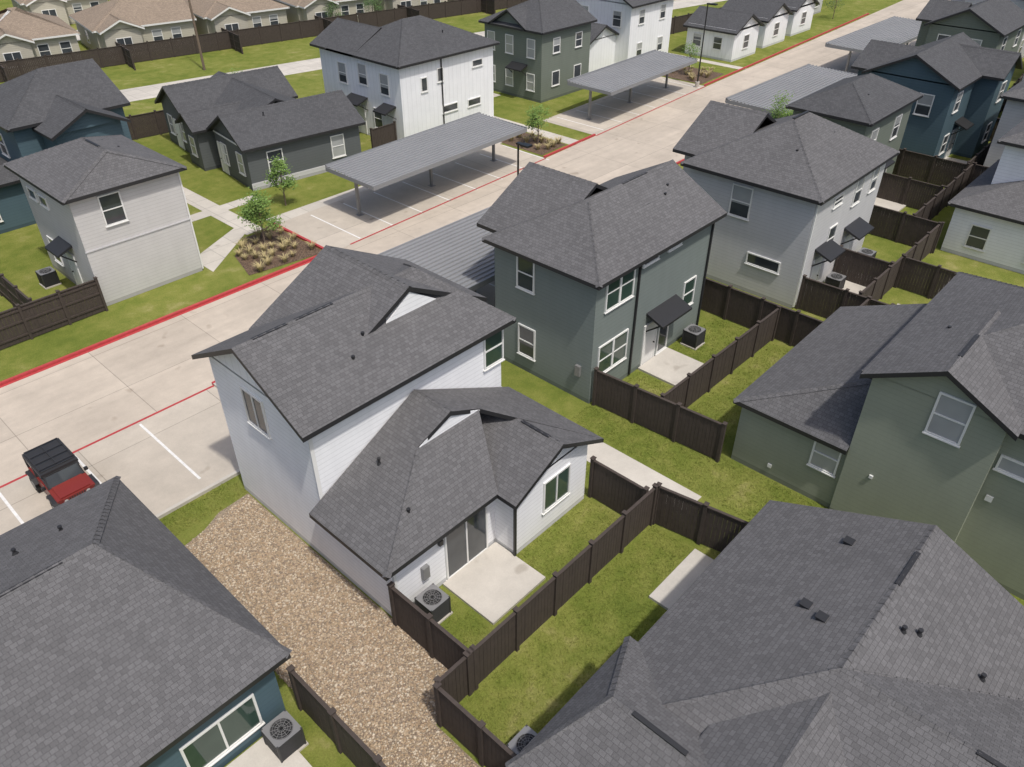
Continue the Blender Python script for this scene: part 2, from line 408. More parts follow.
def blades():
    V=[];F=[]
    zones=[(8.75,16.9,9.6,12.0,3500),(8.75,10.4,12,12.8,500),(7.4,17.4,6.2,9.4,6500),(17.7,18.4,6.3,21,1800),(19.9,22.3,3,15.3,5500),(21.6,31.2,12.3,15.2,4000),(22,31,9.9,12,2500),(3.4,8.7,21.2,22.3,1500),(5.05,5.3,6,19.5,400)]
    for (x0,x1,y0,y1,n) in zones:
        for i in range(n):
            x=random.uniform(x0,x1); y=random.uniform(y0,y1)
            if 10.4<x<13.1 and 10.4<y<12.9: continue
            if 14.6<x<17.5 and 6.3<y<7.8: continue
            if 24.8<x<27.3 and y>13.2: continue
            for j in range(3):
                t=random.uniform(0,6.28); hh=random.uniform(.03,.06); w=.012; c,s=math.cos(t),math.sin(t)
                ox,oy=x+random.uniform(-.05,.05),y+random.uniform(-.05,.05); k=len(V)
                V+=[(ox-w*s,oy+w*c,0),(ox+w*s,oy-w*c,0),(ox+c*hh*.6,oy+s*hh*.6,hh)]; F.append((k,k+1,k+2))
    o=mesh_obj('lawn_grass',V,F,BLADE); o['kind']='stuff'; o['label']='short mown grass in the fenced yards around the white house'; o['category']='grass'
blades()
ground('mulch_bed',[(17.9,36.0),(22.4,35.3),(22.4,40.3),(20.2,40.3),(18.6,38.6)],.02,MULCH)
ground('mulch_bed',[(42.8,36.6),(45.8,36.8),(45.8,41.5),(42.8,41.3)],.02,MULCH)
ground('mulch_bed',[(67.3,38.2),(72,38.5),(72,43),(67.3,43)],.02,MULCH)
# ================= HOUSES =================
h=House('white_house','white two storey house with low back wing and two small roof gablets beside the gravel',12.7,17,WHITE)
h.block(8.7,16.8,16.1,21.5,6.03); h.block(8.7,13.1,12.9,16.1,2.93); h.block(13.1,16.8,12.0,16.1,2.93)
h.roof(8.7,16.8,16.1,21.5,5.95,.53,'x','g',1.9,gm=WHITEB)
h.roof(10.75,17.2,17.45,21.6,5.97,.53,'y','n','g',ov=.3)
h.W(WHITE).wedge([(12.7,17.5,6.72),(15.4,17.5,6.72),(14.0,17.5,7.62)],(0,.2,0))
h.polys([[(8.2,12.4,2.85),(12.75,12.4,2.85),(14.0,14.45,4.45),(11.35,14.45,4.45)],
         [(8.2,16.05,2.85),(8.2,12.4,2.85),(11.35,14.45,4.45),(12.68,14.35,5.125),(12.68,16.05,5.125)],
         [(12.68,16.05,5.125),(12.68,14.35,5.125),(14.0,14.45,4.45),(17.15,11.6,2.85),(17.15,16.05,2.85)]])
h.roof(13.1,16.8,12.0,15.6,2.83,.5,'y','g','n')
h.W(WHITE).wedge([(11.3,14.42,4.38),(14.05,14.42,4.38),(12.68,14.42,5.06)],(0,.15,0))
h.ridge_vent(10.5,11.9,18.75,18.87,7.54); h.ridge_vent(9.0,10.2,18.75,18.87,7.54); h.ridge_vent(14.89,15.01,12.2,13.4,3.91)
h.pipe(12.0,17.5,6.78); h.pipe(11.2,17.0,6.5); h.pipe(9.9,13.3,3.45); h.pipe(10.4,15.2,3.95)
y,z=onx(256,411,8.7); h.win('-x',8.7,y,z-.65,1.1,1.3,'v',1)
x,z=ony(493,347,16.1); h.win('-y',16.1,x,z-.65,.85,1.3,'h',0)
x,z=ony(556,488,12.0); h.win('-y',12.0,x,z-.6,1.25,1.25,'v',0)
h.win('-y',12.9,11.75,.12,1.75,2.05,'v',1,name='sliding_door')
h.trimbox('wall_lamp',10.55,10.7,12.78,12.898,1.9,2.1,POSTM); h.trimbox('meter_box',9.8,10.05,12.75,12.898,1.0,1.5,STEEL)
h.spout(8.78,12.84,2.8); h.spout(13.05,11.95,2.8,TRIMK)
h.trimbox('corner_trim',8.67,8.8,16.07,16.098,2.9,5.9,TRIMW)
h.done()
h=House('grey_green_house','grey green two storey house with hipped roof, patio and dark awning over its back door',25.5,18,GREENG)
h.block(21.4,29.9,15.4,20.8,6.03); h.block(22.6,28,20.8,22,6.03)
h.roof(21.4,29.9,15.4,20.8,5.9,.53,'x','h','g')
h.roof(22.3,28.3,18.6,22,5.92,.53,'y','n','g')
h.ridge_vent(26.4,28.2,18.04,18.16,7.49)
h.pipe(28,16.9,6.75); h.pipe(28.6,17.2,6.9); h.boxvent(26.7,17,6.8)
for px,py in ((526,273),(527,341)):
    y,z=onx(px,py,21.4); h.win('-x',21.4,y,z-.7,.85,1.4,'h',1)
for px,py,w,hh,k,gg in ((620,286,1.75,1.45,'d',0),(612,352,1.9,1.35,'d',0),(651,256,1.0,.42,'n',1),(675,241,.9,.42,'n',1),(688,292,.85,1.3,'h',0)):
    x,z=ony(px,py,15.4); h.win('-y',15.4,x,z-hh/2,w,hh,k,gg)
x,z=ony(649,337,15.4); h.door('-y',15.4,x); h.win('-y',15.4,x+1.1,.2,.7,1.9,'n',1)
h.awning('-y',15.4,x+.7,2.45,2.3,.9); h.spout(24.2,15.34,5.8,TRIMK); h.spout(29.8,15.34,5.8,TRIMK)
h.trimbox('meter_box',21.27,21.398,15.9,16.15,1.2,1.7,STEEL)
h.done()
h=House('light_grey_house','light grey two storey house with hipped dark roof and two small back awnings',38.8,16,LGREY)
h.block(34.6,43.0,12.8,19.6,6.03); h.roof(34.6,43,12.8,19.6,5.9,.56,'x','h','h')
h.roof(36,41.8,18,21,5.92,.55,'y','n','g'); h.block(36.3,41.5,19.6,21,6.03)
y,z=onx(741,201,34.6); h.win('-x',34.6,y,z-.75,1.0,1.5,'h',1)
y,z=onx(763,262,34.6); h.win('-x',34.6,y,z-.25,1.7,.5,'n',1)
for px,py,w,hh in ((830,238,.8,1.3),(858,190,.8,1.3),(838,200,.9,.4),(874,178,.7,1.2)):
    x,z=ony(px,py,12.8); h.win('-y',12.8,x,z-hh/2,w,hh,'h',1)
h.door('-y',12.8,36.6); h.awning('-y',12.8,36.7,2.5,1.7); h.door('-y',12.8,40.2); h.awning('-y',12.8,40.2,2.5,1.9)
h.pipe(36.4,15,6.95); h.pipe(40,14.8,7.0); h.ridge_vent(38,39.6,16.14,16.26,8.02); h.spout(34.66,12.74,5.8)
h.done()
h=House('dark_green_house','dark green two storey house partly hidden behind the light grey house',51,18.2,DGREEN,SHD)
h.block(47.6,55,15.8,20.4,5.9); h.roof(47.6,55,15.8,20.4,5.8,.5,'x','h','h')
for u in (49.2,52.9): h.win('-y',15.8,u,3.6,.9,1.3,'h',1); h.win('-y',15.8,u,.9,.9,1.3,'h',1)
h.win('-x',47.6,18,3.7,.9,1.3,'h',1); h.awning('-y',15.8,51,2.5,1.6); h.door('-y',15.8,51); h.pipe(50,17,6.4); h.done()
h=House('blue_house','blue two storey house with dark gables at the upper right, behind the dark green house',61.5,17,BLUE,SHD)
h.block(59,67.5,14.6,20.4,5.8); h.roof(59,67.5,14.6,20.4,5.7,.5,'x','g','g'); h.roof(60,64.5,18,21.6,5.7,.52,'y','n','g'); h.block(60.2,64.3,20.4,21.6,5.8)
h.block(63.6,67.2,13.2,14.6,5.8); h.roof(63.6,67.2,13.2,17.4,5.72,.6,'y','g','n')
for u in (16.2,18.8): h.win('-x',59,u,3.6,.9,1.3,'h',1)
h.win('-y',14.6,60.6,3.8,.9,1.2,'h',1); h.win('-y',14.6,60.6,.9,.9,1.2,'h',1); h.win('-y',13.2,65.4,3.8,.9,1.2,'h',1); h.win('-y',13.2,65.4,.9,.9,1.2,'h',1)
h.awning('-y',14.6,62.4,2.5,1.6); h.door('-y',14.6,62.4); h.done()
h=House('green_house','olive green two storey house at the top right beyond the blue house',80,20,DGREEN,SHD)
h.block(77,85,17,22.6,6); h.roof(77,85,17,22.6,5.9,.5,'x','g','g'); h.roof(79,83.4,21,24,5.9,.5,'y','n','g'); h.block(79.2,83.2,22.6,24,6)
for u in (18.7,21.2): h.win('-x',77,u,3.8,.9,1.4,'h',1)
for u in (79,83): h.win('-y',17,u,4.1,.9,1.2,'h',1); h.win('-y',17,u,1,.9,1.2,'h',1)
h.done()
def generic(lbl,x0,x1,y0,y1,wm,rm,two=True,ax='x',nm='house',wing=0,faces=('-x','-y'),ends=('g','h')):
    z=6. if two else 3.
    h=House(nm,lbl,(x0+x1)/2,(y0+y1)/2,wm,rm)
    h.block(x0,x1,y0,y1,z); h.roof(x0,x1,y0,y1,z-.1,.5,ax,*ends)
    if wing:
        h.block(x0+.8,x1-1.2,y1,y1+wing,z); h.roof(x0+.8,x1-1.2,y1-1.5,y1+wing,z-.1,.5,'y','n','g')
    for fl in range(2 if two else 1):
        if '-y' in faces:
            n=max(2,int((x1-x0)/3))
            for i in range(n): h.win('-y',y0,x0+(i+.5)*(x1-x0)/n,.9+2.9*fl,.85,1.3,'h',1)
        if '-x' in faces:
            n=max(2,int((y1-y0)/3))
            for i in range(n): h.win('-x',x0,y0+(i+.5)*(y1-y0)/n,.9+2.9*fl,.85,1.3,'h',1)
    h.pipe((x0+x1)/2-1,(y0+y1)/2-.5,z+1.2)
    h.done(); return h
generic('dark roofed grey house far up the street at the top right edge',94,101,19,25,LGREY,SHD,nm='grey_house',wing=1.5)
generic('dark roofed olive house farthest up the street at the top right',110,118,21,27,DGREEN,SHD,nm='olive_house',wing=1.5)
generic('dark roofed white house beyond the carports at the far end of the street',127,135,23,29,WHITE,SHD,nm='white_house',wing=1.5)
generic('dark roofed blue house at the far right end of the back row',88,96,9,15.5,BLUE,SHD,nm='blue_house',ax='y')
generic('grey house at the right edge, second from the end of the back row',73,81,6,13.6,LGREY,SHD,nm='grey_house',ax='y')
generic('pale grey house with dark roof at the right edge, above the white walled one',58.5,67,2.5,11.3,LGREYB,SH,nm='grey_house',ax='y')
h=House('white_house','white walled house with grey hipped roofs cut by the right edge of the photo',51,3,WHITE)
h.block(46.6,55,0,9.6,3.0); h.roof(46.6,55,0,9.6,2.9,.42,'y','h','h')
h.block(49.2,56,-6,8.8,6.0); h.roof(49.2,56,-6,8.8,5.9,.5,'y','g','h')
for u in (2.2,5,8): h.win('-x',46.6,u,.7,.9,1.2,'h',1)
h.win('-y',-6,52,4,.9,1.2); h.pipe(50.5,7,6.8); h.done()
h=House('sage_green_house','sage green two storey house with low wing and shingled gable at the right edge',27,2,SAGE)
h.block(22.4,31,5.2,9.2,3.0); h.block(22.7,31,-9,5.2,6.03)
h.polys([[(31.2,9.45,2.9),(22.1,9.45,2.9),(24.1,5.6,4.6),(31.2,5.6,4.6)],[(22.1,9.45,2.9),(22.1,5.21,2.9),(24.1,5.21,4.6),(24.1,5.6,4.6)]])
h.roof(22.7,31,-9,5.2,5.9,.5,'y','g','h')
h.block(22.25,25,1.3,5.195,6.0); h.roof(22.25,26.6,1.3,5.2,6.0,.52,'x','g','n',ov=.3,gm=SAGE)
y,z=onx(950,418,22.25); h.win('-x',22.25,y,z-.7,.9,1.4,'h',2)
y,z=onx(1003,462,22.7); h.win('-x',22.7,.45,z-.22,1.4,.42,'n',2)
y,z=onx(826,455,22.4); h.win('-x',22.4,y,z-.6,.85,1.2,'h',2)
h.pipe(25.4,4.2,6.5); h.pipe(26.0,-.5,7.55); h.ridge_vent(26.79,26.91,-3,0.5,8.19)
h.ridge_vent(23.0,24.6,3.19,3.31,7.14); h.trimbox('wall_vent',22.64,22.698,.9,1.1,3.0,3.2,TRIMW); h.trimbox('wall_vent',22.34,22.398,7.6,7.75,.5,.65,TRIMW)
h.trimbox('wall_vent',22.19,22.248,4.2,4.32,2.2,2.32,TRIMW)
h.done()
h=House('low_grey_roof_house','large one storey house with grey shingle roofs and vents filling the bottom right corner',13,0,SAGE)
h.block(8.5,18,-12,5.6,2.95); h.block(6.6,10.9,-12,5.9,2.9)
h.polys([[(18.3,6,2.85),(8.1,6,2.85),(12.45,1.6,4.85),(18.3,1.6,4.85)],
 [(8.1,6,2.85),(8.1,-12,2.85),(12.45,-12,4.85),(12.45,1.6,4.85)],
 [(18.3,1.6,4.85),(12.45,1.6,4.85),(16.8,-2.75,2.85),(18.3,-2.75,2.85)],
 [(12.45,1.6,4.85),(12.45,-12,4.85),(16.8,-12,2.85),(16.8,-2.75,2.85)]])
h.W(SAGE).wedge([(18.0,5.6,2.9),(18.0,-2.4,2.9),(18.0,1.6,4.65)],(-.15,0,0))
h.roof(6.9,10.9,-12,5.9,2.86,.5,'y','n',1.1,ov=.35)
h.roof(8.9,12.2,0.2,2.9,3.72,.5,'x','g','n',gm=SAGE)
h.ridge_vent(15.6,17,1.54,1.66,4.82); h.ridge_vent(12.39,12.51,-2.6,-1.2,4.82); h.ridge_vent(8.84,8.96,3.2,4.6,4.01)
zf=lambda y:2.85+(6-y)*.4545 if y>1.6 else 4.85-(1.6-y)*.46
h.boxvent(16.9,3.2,zf(3.2)); h.boxvent(14.1,3.1,zf(3.1)); h.boxvent(13.8,2.6,zf(2.6))
for x,y in ((14.6,1.0),(14.9,.7),(15.3,-.8)): h.pipe(x,y,zf(y),h=.12)
h.win('-y',-12,13,.9,1,1.2); h.done()
h=House('blue_walled_house','one storey blue walled house with big grey hip roof cut by the bottom left corner',0,17,BLUE)
h.block(-6,4.6,12.7,21.7,2.95); h.roof(-6,4.6,12.7,21.7,2.8,.45,'x','g',2.2)
h.roof(-7,1.0,18.8,22.2,2.82,.42,'y','n',1.6)
h.ridge_vent(-1.5,2.0,17.14,17.26,4.94)
h.pipe(1.4,19.6,3.95,h=.12); h.pipe(2.6,19.6,3.9,h=.12); h.pipe(-1.9,18.2,4.65,h=.12); h.pipe(3.2,18.2,3.9,h=.12)
x,z=ony(222,733,12.7); h.win('-y',12.7,x,z-.65,1.9,1.2,'v',0)
h.done()
h=House('pale_grey_house','pale grey two storey house with broad dark roof, leftmost beside the red curb',13.8,42,LGREYB)
h.block(11.1,16.5,38.4,44.8,6.0); h.roof(11.1,16.5,38.4,44.8,5.85,.42,'y',1.5,'h')
x,z=ony(112,207,38.4); h.win('-y',38.4,x,z-.75,.95,1.4,'h',1)
for u,zz in ((43.5,4.4),(42.1,4.4)): h.win('-x',11.1,u,zz,.9,.45,'n',1)
h.door('-x',11.1,41); h.awning('-x',11.1,41,2.5,1.6,.8); h.win('-x',11.1,43.2,.9,.9,1.3,'h',1)
h.trimbox('belt_trim',11.06,16.54,38.36,38.398,3.0,3.06,LGREY)
h.pipe(15,41,6.45); h.pipe(14.8,42.4,6.5); h.ridge_vent(13.74,13.86,40.2,41.6,7.12); h.spout(16.56,38.44,5.8); h.done()
h=House('blue_house','blue two storey house with black roof at the left edge, behind the pale grey house',16.5,54,BLUE,SHD)
h.block(13.2,19.6,51,58,6.0); h.roof(13.2,19.6,51,58,5.9,.5,'x','h','g'); h.roof(14.6,18.4,48.6,53,5.6,.5,'y','g','n'); h.block(14.6,18.4,48.8,51,5.7)
h.win('-x',13.2,54,3.6,1,1.3); h.win('-x',13.2,54,.9,1,1.3)
h.block(8.6,13.2,51.5,58,3); h.roof(8.6,13.2,51.5,58,2.9,.5,'y','h','h'); h.win('-y',51.5,10.5,.8,1,1.3)
h.done()
generic('black roofed blue house at the far left edge beside the fenced yard',-1,6,46,54,BLUE,SHD,nm='blue_house')
h=House('charcoal_house','long one storey charcoal house with stepped black gables left of the long carport',24.8,46.2,CHAR,SHD)
h.block(24.6,33,46.2,51.2,3.0); h.roof(24.6,33,46.2,51.2,2.9,.55,'x','g','g')
h.block(25.8,32,51.2,59.5,3.0); h.roof(25.8,32,50,59.5,2.85,.45,'y','n','n')
h.block(24.2,32.4,55,59.8,3.0); h.roof(24.2,32.4,55,59.8,2.92,.6,'x','g','g')
h.block(23.6,26,51.8,54.2,3.0); h.roof(23.6,28,51.8,54.2,2.9,.6,'x','g','n')
h.trimbox('base_trim',24.57,33.03,46.15,46.198,.0,.5,LGREY); h.trimbox('belt_trim',24.56,24.598,46.2,51.2,2.75,2.85,TRIMW)
h.win('-y',46.2,26.5,1,1,1.3); h.win('-y',46.2,31.2,.9,.9,1.4,'h',2)
for u in (47.4,49.9): h.win('-x',24.6,u,.9,.8,1.3,'h',2)
for u in (56.2,58.6): h.win('-x',24.2,u,.9,.8,1.3,'h',2)
h.win('-x',23.6,53,.9,.8,1.2,'h',2); h.door('-x',24.6,51.0-.6,mat=TRIMW); h.door('-x',24.2,57.4,mat=TRIMW)
h.pipe(27,48,4.1); h.done().rotation_euler.z=R(-7)
h=House('white_house','large white two storey board house with black roof behind the long carport',41.8,49.5,WHITEB,SHD)
h.block(37,46.6,45.2,53,6.1); h.roof(37,46.6,45.2,53,5.95,.46,'x','h','h'); h.roof(37,42,50,55,5.95,.5,'y','n','g'); h.block(37.2,41.8,53,55,6.1)
for px,py,w,hh in ((450,107,1.5,.45),(474,101,1.3,.45),(440,74,.5,.9),(477,62,1.0,.4),(424,84,.5,.9)):
    x,z=ony(px,py,45.2); h.win('-y',45.2,x,z-hh/2,w,hh,'n',1)
for u,zz in ((47,3.6),(49.5,3.9),(52,3.6),(48.1,.9),(52,.9)): h.win('-x',37,u,zz,.9,1.4,'h',1)
h.awning('-x',37,50.2,2.6,2.0,1.1); h.awning('-x',37,46.6,2.6,1.4,1.1); h.door('-x',37,50.2)
h.pipe(43,47,6.9); h.spout(41,45.14,5.9,TRIMK); h.done()
h=House('green_house','green two storey house with gabled front, between the two white houses across the road',56,49,DGREEN,SHD)
h.block(52.6,59.2,45.3,52,5.9); h.roof(52.6,59.2,45.3,52,5.8,.5,'x','h','g'); h.roof(52.6,56,47.2,50.8,5.8,.6,'x','g','n')
for u in (46.5,49,51.2): h.win('-x',52.6,u,3.6,.8,1.4,'h',2); h.win('-x',52.6,u,.9,.8,1.3,'h',2)
for u in (54.5,57.5): h.win('-y',45.3,u,3.9,.8,1.1,'h',1); h.win('-y',45.3,u,1.2,.9,1.1,'n',1)
h.awning('-x',52.6,47.8,2.6,1.8); h.done()
h=House('white_house','white two storey house with black roof and porch, farther along beside the second carport',71,49.5,WHITEB,SHD)
h.block(66.8,74,46.4,54,5.9); h.roof(66.8,74,46.4,54,5.8,.5,'x','g','h'); h.block(62.6,66.8,48,54,3.1); h.roof(62.6,66.8,48,54,3,.5,'y','g','g')
for u in (48,52): h.win('-x',66.8,u,3.8,.9,1.3,'h',1)
for u in (68.6,72.2): h.win('-y',46.4,u,4,.8,1.2,'h',1); h.win('-y',46.4,u,1,.8,1.2,'h',1)
h.done()
for i,(x0,lb) in enumerate(((76.5,'nearest of the small white gabled cottages along the far roadside'),(84,'second of the small white gabled cottages along the far roadside'),(91.5,'farthest of the small white gabled cottages along the far roadside'))):
    h=House('white_cottage',lb,x0+3,44,WHITEB,SHD); y0=40.4+i*.5
    h.block(x0,x0+5,y0,y0+5.5,3.0); h.roof(x0,x0+5,y0,y0+5.5,2.8,.5,'y','g','g'); h.win('-y',y0,x0+2.5,1,1.0,1.2); h.win('-x',x0,y0+1.8,1,.9,1.1); h.win('-x',x0,y0+4.2,1,.9,1.1)
    h.done()
generic('dark roofed house beyond the white cottages at the top of the photo',100,107,45,51,LGREY,SHD,nm='grey_house',two=False)
ords=['leftmost','second from left','third from left','fourth from left','fifth from left','sixth from left','seventh from left','eighth from left','ninth from left']
rot=math.atan(-.18)
def tan(x,y,lbl,i):
    h=House('tan_house',lbl,x,y,TANW,SHT,TRIMW)
    w=random.choice([4.2,4.6,4.9]); d=4.6
    h.block(x-w,x+w,y-d,y+d,2.9); h.roof(x-w,x+w,y-d,y+d,2.8,.42,'x','h','h' if i%2 else 'g')
    h.block(x-w+.4,x-w+4,y-d-1.4,y-d,2.9); h.roof(x-w+.4,x-w+4,y-d-1.4,y-d+3,2.8,.45,'y','g','n')
    h.win('-y',y-d-1.4,x-w+2.2,.8,1.4,1.2,'v',1)
    for u in (1,3.0): h.win('-y',y-d,x+u,.9,.9,1.2,'h',1)
    h.win('-x',x-w,y,.9,.9,1.2)
    r=h.done(); r.rotation_euler.z=rot
for i in range(8):
    x=17.5+i*10.8; tan(x,99.2-.18*x,'tan roofed one storey house, %s in the nearer far row'%ords[i],i)
for i in range(8):
    x=28+i*11.5; tan(x,120-.18*x,'tan roofed one storey house, %s in the farthest row'%ords[i],i+1)
# ================= FENCES =================
def fence(p0,p1,label,h=1.8,bay=1.85,z=0):
    a=Vector((p0[0],p0[1],0)); c=Vector((p1[0],p1[1],0)); L=(c-a).length; n=max(1,round(L/bay)); s=L/n
    r=empty('wood_fence',(a.x,a.y,z),label,'fence'); r.rotation_euler.z=math.atan2(c.y-a.y,c.x-a.x)
    pb=MB(); k=max(3,int(s/.15)); pw=(s-.12)/k
    for i in range(k):
        dz=random.uniform(-.01,.01); pb.box(.06+i*pw+.004,.06+(i+1)*pw-.004,-.012+dz*.3,.012+dz*.3,.05,h-.06+dz)
    for zz in (.3,h*.55,h-.25): pb.box(.06,s-.06,.014,.05,zz,zz+.09)
    pb.box(.06,s-.06,-.05,.055,h-.055,h-.015)
    o=pb.build('panel',FENCE,r)
    qb=MB(); qb.box(-.06,.06,-.075,.075,0,h+.05); qb.box(-.08,.08,-.095,.095,h+.05,h+.08); q=qb.build('post',FENCE,r)
    for i in range(1,n):
        c2=o.copy(); C.objects.link(c2); c2.parent=r; c2.location=(i*s,0,0)
    for i in range(1,n+1):
        c2=q.copy(); C.objects.link(c2); c2.parent=r; c2.location=(i*s,0,0)
    return r
fence((8.6,12.8),(8.6,9.5),'dark brown fence along the gravel from the white house corner')
fence((8.72,9.5),(17.38,9.5),'long dark brown fence between the white house yard and the low roofed house yard')
fence((17.05,11.9),(17.05,9.65),'short dark brown fence beside the concrete path at the white house corner')
fence((17.5,9.45),(18.05,6.1),'dark brown fence running from the path end to the low grey roof')
fence((7.3,9.4),(7.3,6.2),'dark brown fence at the bottom centre beside the gravel end')
fence((7.42,9.5),(8.48,9.5),'single short fence bay at the gravel corner near the bottom')
fence((5.0,12.6),(5.0,5.4),'dark brown fence beside the gravel and the blue walled house')
fence((21.5,15.2),(21.9,9.5),'dark brown fence from the grey green house corner down to the sage house')
fence((21.85,12.2),(31.2,12.1),'dark brown fence closing the back of the grey green house yard')
fence((31.4,16.5),(31.4,9.5),'dark brown fence between the grey green and light grey houses')
fence((34.8,12.6),(35.0,6.2),'dark brown fence running down from the light grey house corner')
fence((35.1,9.9),(45.8,9.9),'dark brown fence closing the back of the light grey house yard')
fence((31.5,9.4),(34.9,9.4),'dark brown fence across the gap right of the sage house wing')
fence((39.2,12.7),(39.2,10.0),'short divider fence inside the light grey house yard')
fence((40.4,9.8),(40.4,3),'dark brown divider fence between back row yards near the sage house roof')
fence((45.9,16),(45.9,9.8),'dark brown fence between the light grey and dark green houses')
fence((46.0,11.4),(57,11.6),'dark brown fence behind the dark green house yard')
fence((51.5,15.6),(51.5,11.7),'short divider fence behind the dark green house')
fence((56.6,20),(56.6,11.8),'dark brown fence between the dark green and blue houses')
fence((57,11.9),(70,12.3),'dark brown fence behind the blue house')
fence((68.5,22),(68.5,12.4),'dark brown fence right of the blue house')
fence((70,14.4),(100,17),'dark brown fence of the farthest yards at the right edge')
fence((57,11.5),(57,3),'dark brown fence between back row yards at the right edge')
fence((11.0,38.0),(3.8,38.0),'dark brown fence facing the road at the left edge')
fence((8.0,38.2),(8.0,50.5),'dark brown fence dividing the yards left of the pale grey house')
fence((3.6,37.2),(-8,37.2),'nearest dark brown fence at the left edge beside the road')
fence((34.6,46),(36.8,46),'short fence joining the charcoal and white houses')
fence((20.5,62.5),(37,60),'dark brown fence behind the charcoal house')
fence((47.5,60),(80,54.5),'dark brown fence behind the houses across the road near the top')
fence((12,60),(20,62.3),'dark brown fence behind the blue house at the left')
fence((-10,92.8),(60,80.2),'long dark fence in front of the left tan houses',bay=2.4)
fence((60.2,80.1),(150,63.9),'long dark fence in front of the right tan houses',bay=2.4)
fence((74,53),(160,43.5),'long brown fence beyond the white cottages at the top right',bay=2.4)
for i in range(7):
    x=22.9+i*10.8; y=90-.18*x; fence((x,y-2),(x+2,y+10),'side fence between far tan houses, %s of seven'%ords[i])
# ================= CARPORTS =================
def carport(x0,x1,y0,y1,z,label,dy=0):
    r=empty('carport',((x0+x1)/2,(y0+y1)/2,0),label,'carport'); loc=r.location
    V=[];prof=[]; yy=y0; st=.3
    while yy<y1-.01:
        prof+= [(yy,0),(yy+.2,0),(yy+.22,.07),(yy+.28,.07)]; yy+=st
    prof.append((min(yy,y1+.05),0))
    for (py,pz) in prof:
        for x in (x0,x1): V.append((x,py+dy*(x-x0),z+pz+.03*(py-y0)))
    F=[(2*i,2*i+1,2*i+3,2*i+2) for i in range(len(prof)-1)]
    mesh_obj('roof_sheet',V,F,METAL,r,loc)
    b=MB(); L=x1-x0
    b.wedge([(x0,y0-.03,z-.2),(x1,y0-.03+dy*L,z-.2),(x1,y0-.03+dy*L,z+.08),(x0,y0-.03,z+.08)],(0,-.04,0))
    b.wedge([(x0,y1+.03,z-.1),(x1,y1+.03+dy*L,z-.1),(x1,y1+.03+dy*L,z+.22),(x0,y1+.03,z+.22)],(0,.04,0))
    b.box(x0-.05,x0-.005,y0,y1,z-.15,z+.1); b.box(x1+.005,x1+.05,y0+dy*L,y1+dy*L,z-.15,z+.1)
    b.build('fascia',METAL,r,loc)
    m=max(3,round(L/5))
    for i in range(m):
        x=x0+.7+(L-1.4)*i/(m-1); ym=(y0+y1)/2+dy*(x-x0)+.3
        p=MB(); p.box(x-.08,x+.08,ym-.08,ym+.08,0,z-.25); p.box(x-.2,x+.2,ym-.2,ym+.2,0,.03); p.build('post',STEEL,r,loc)
        q=MB(); q.box(x-.06,x+.06,y0+.1+dy*(x-x0),y1-.1+dy*(x-x0),z-.25,z-.03); q.build('beam',STEEL,r,loc)
    return r
carport(26.3,40.3,35.4,39.9,2.7,'long flat grey metal carport over the marked stalls across the road',dy=.04)
carport(51.2,64.8,36.9,41.2,2.7,'second grey metal carport farther up the far side of the road',dy=.05)
carport(20.4,29.2,22.7,28.0,2.7,'ribbed grey metal carport between the white house and the road')
carport(55.5,69.5,24.4,29.2,2.7,'grey metal carport on the near side of the road, behind the light grey house')
carport(78,95,26.6,31.6,2.7,'farthest grey metal carport near the top right, on the near side of the road')
# ================= AC UNITS =================
def ac_proto():
    r=empty('air_conditioner',(0,0,0),'x','air conditioner')
    b=MB(); b.box(-.5,.5,-.5,.5,0,.08); b.build('pad',CURB,r)
    b=MB()
    for sx in(-1,1):
        for sy in(-1,1): b.box(min(sx*.4,sx*.46),max(sx*.4,sx*.46),min(sy*.4,sy*.46),max(sy*.4,sy*.46),.08,1.0)
    for k in range(16):
        z=.12+k*.052
        for sg in (-1,1):
            b.box(-.4,.4,min(sg*.42,sg*.445),max(sg*.42,sg*.445),z,z+.022); b.box(min(sg*.42,sg*.445),max(sg*.42,sg*.445),-.4,.4,z,z+.022)
    b.box(-.39,.39,-.39,.39,.09,.9)
    b.build('casing',plain('ac_casing',(.05,.05,.054),.5,.2),r)
    b=MB(); n=24; V=[];F=[]
    for i in range(n):
        t=2*math.pi*i/n; c,s=math.cos(t),math.sin(t); q=.46/max(abs(c),abs(s))
        V+=[(.36*c,.36*s,1.0),(q*c,q*s,1.0),(.36*c,.36*s,.92)]
    for i in range(n):
        j=(i+1)%n; F+=[(3*i,3*i+1,3*j+1,3*j),(3*i,3*j,3*j+2,3*i+2)]
    b.add(V,F)
    b.build('lid',plain('ac_lid',(.25,.25,.255),.45,.3),r)
    b=MB()
    for k in range(4):
        t=k*math.pi/2+.3; c,s=math.cos(t),math.sin(t)
        b.add([(.06*c,.06*s,.94),(.33*c-.1*s,.33*s+.1*c,.92),(.33*c+.1*s,.33*s-.1*c,.96)],[(0,1,2)])
    b.bar((0,0,.9),(0,0,.98),.1,10); b.build('fan',POSTM,r)
    b=MB()
    for k in range(12):
        t=k*math.pi/6; b.bar((.06*math.cos(t),.06*math.sin(t),1.02),(.38*math.cos(t),.38*math.sin(t),1.0),.008,4)
    for q in (.12,.2,.28,.35):
        for i in range(16):
            t=2*math.pi*i/16;u=2*math.pi*(i+1)/16; b.bar((q*math.cos(t),q*math.sin(t),1.012),(q*math.cos(u),q*math.sin(u),1.012),.007,4)
    b.build('fan_grille',STEEL,r)
    return r
proto=ac_proto(); proto.scale=(.84,.84,.8)
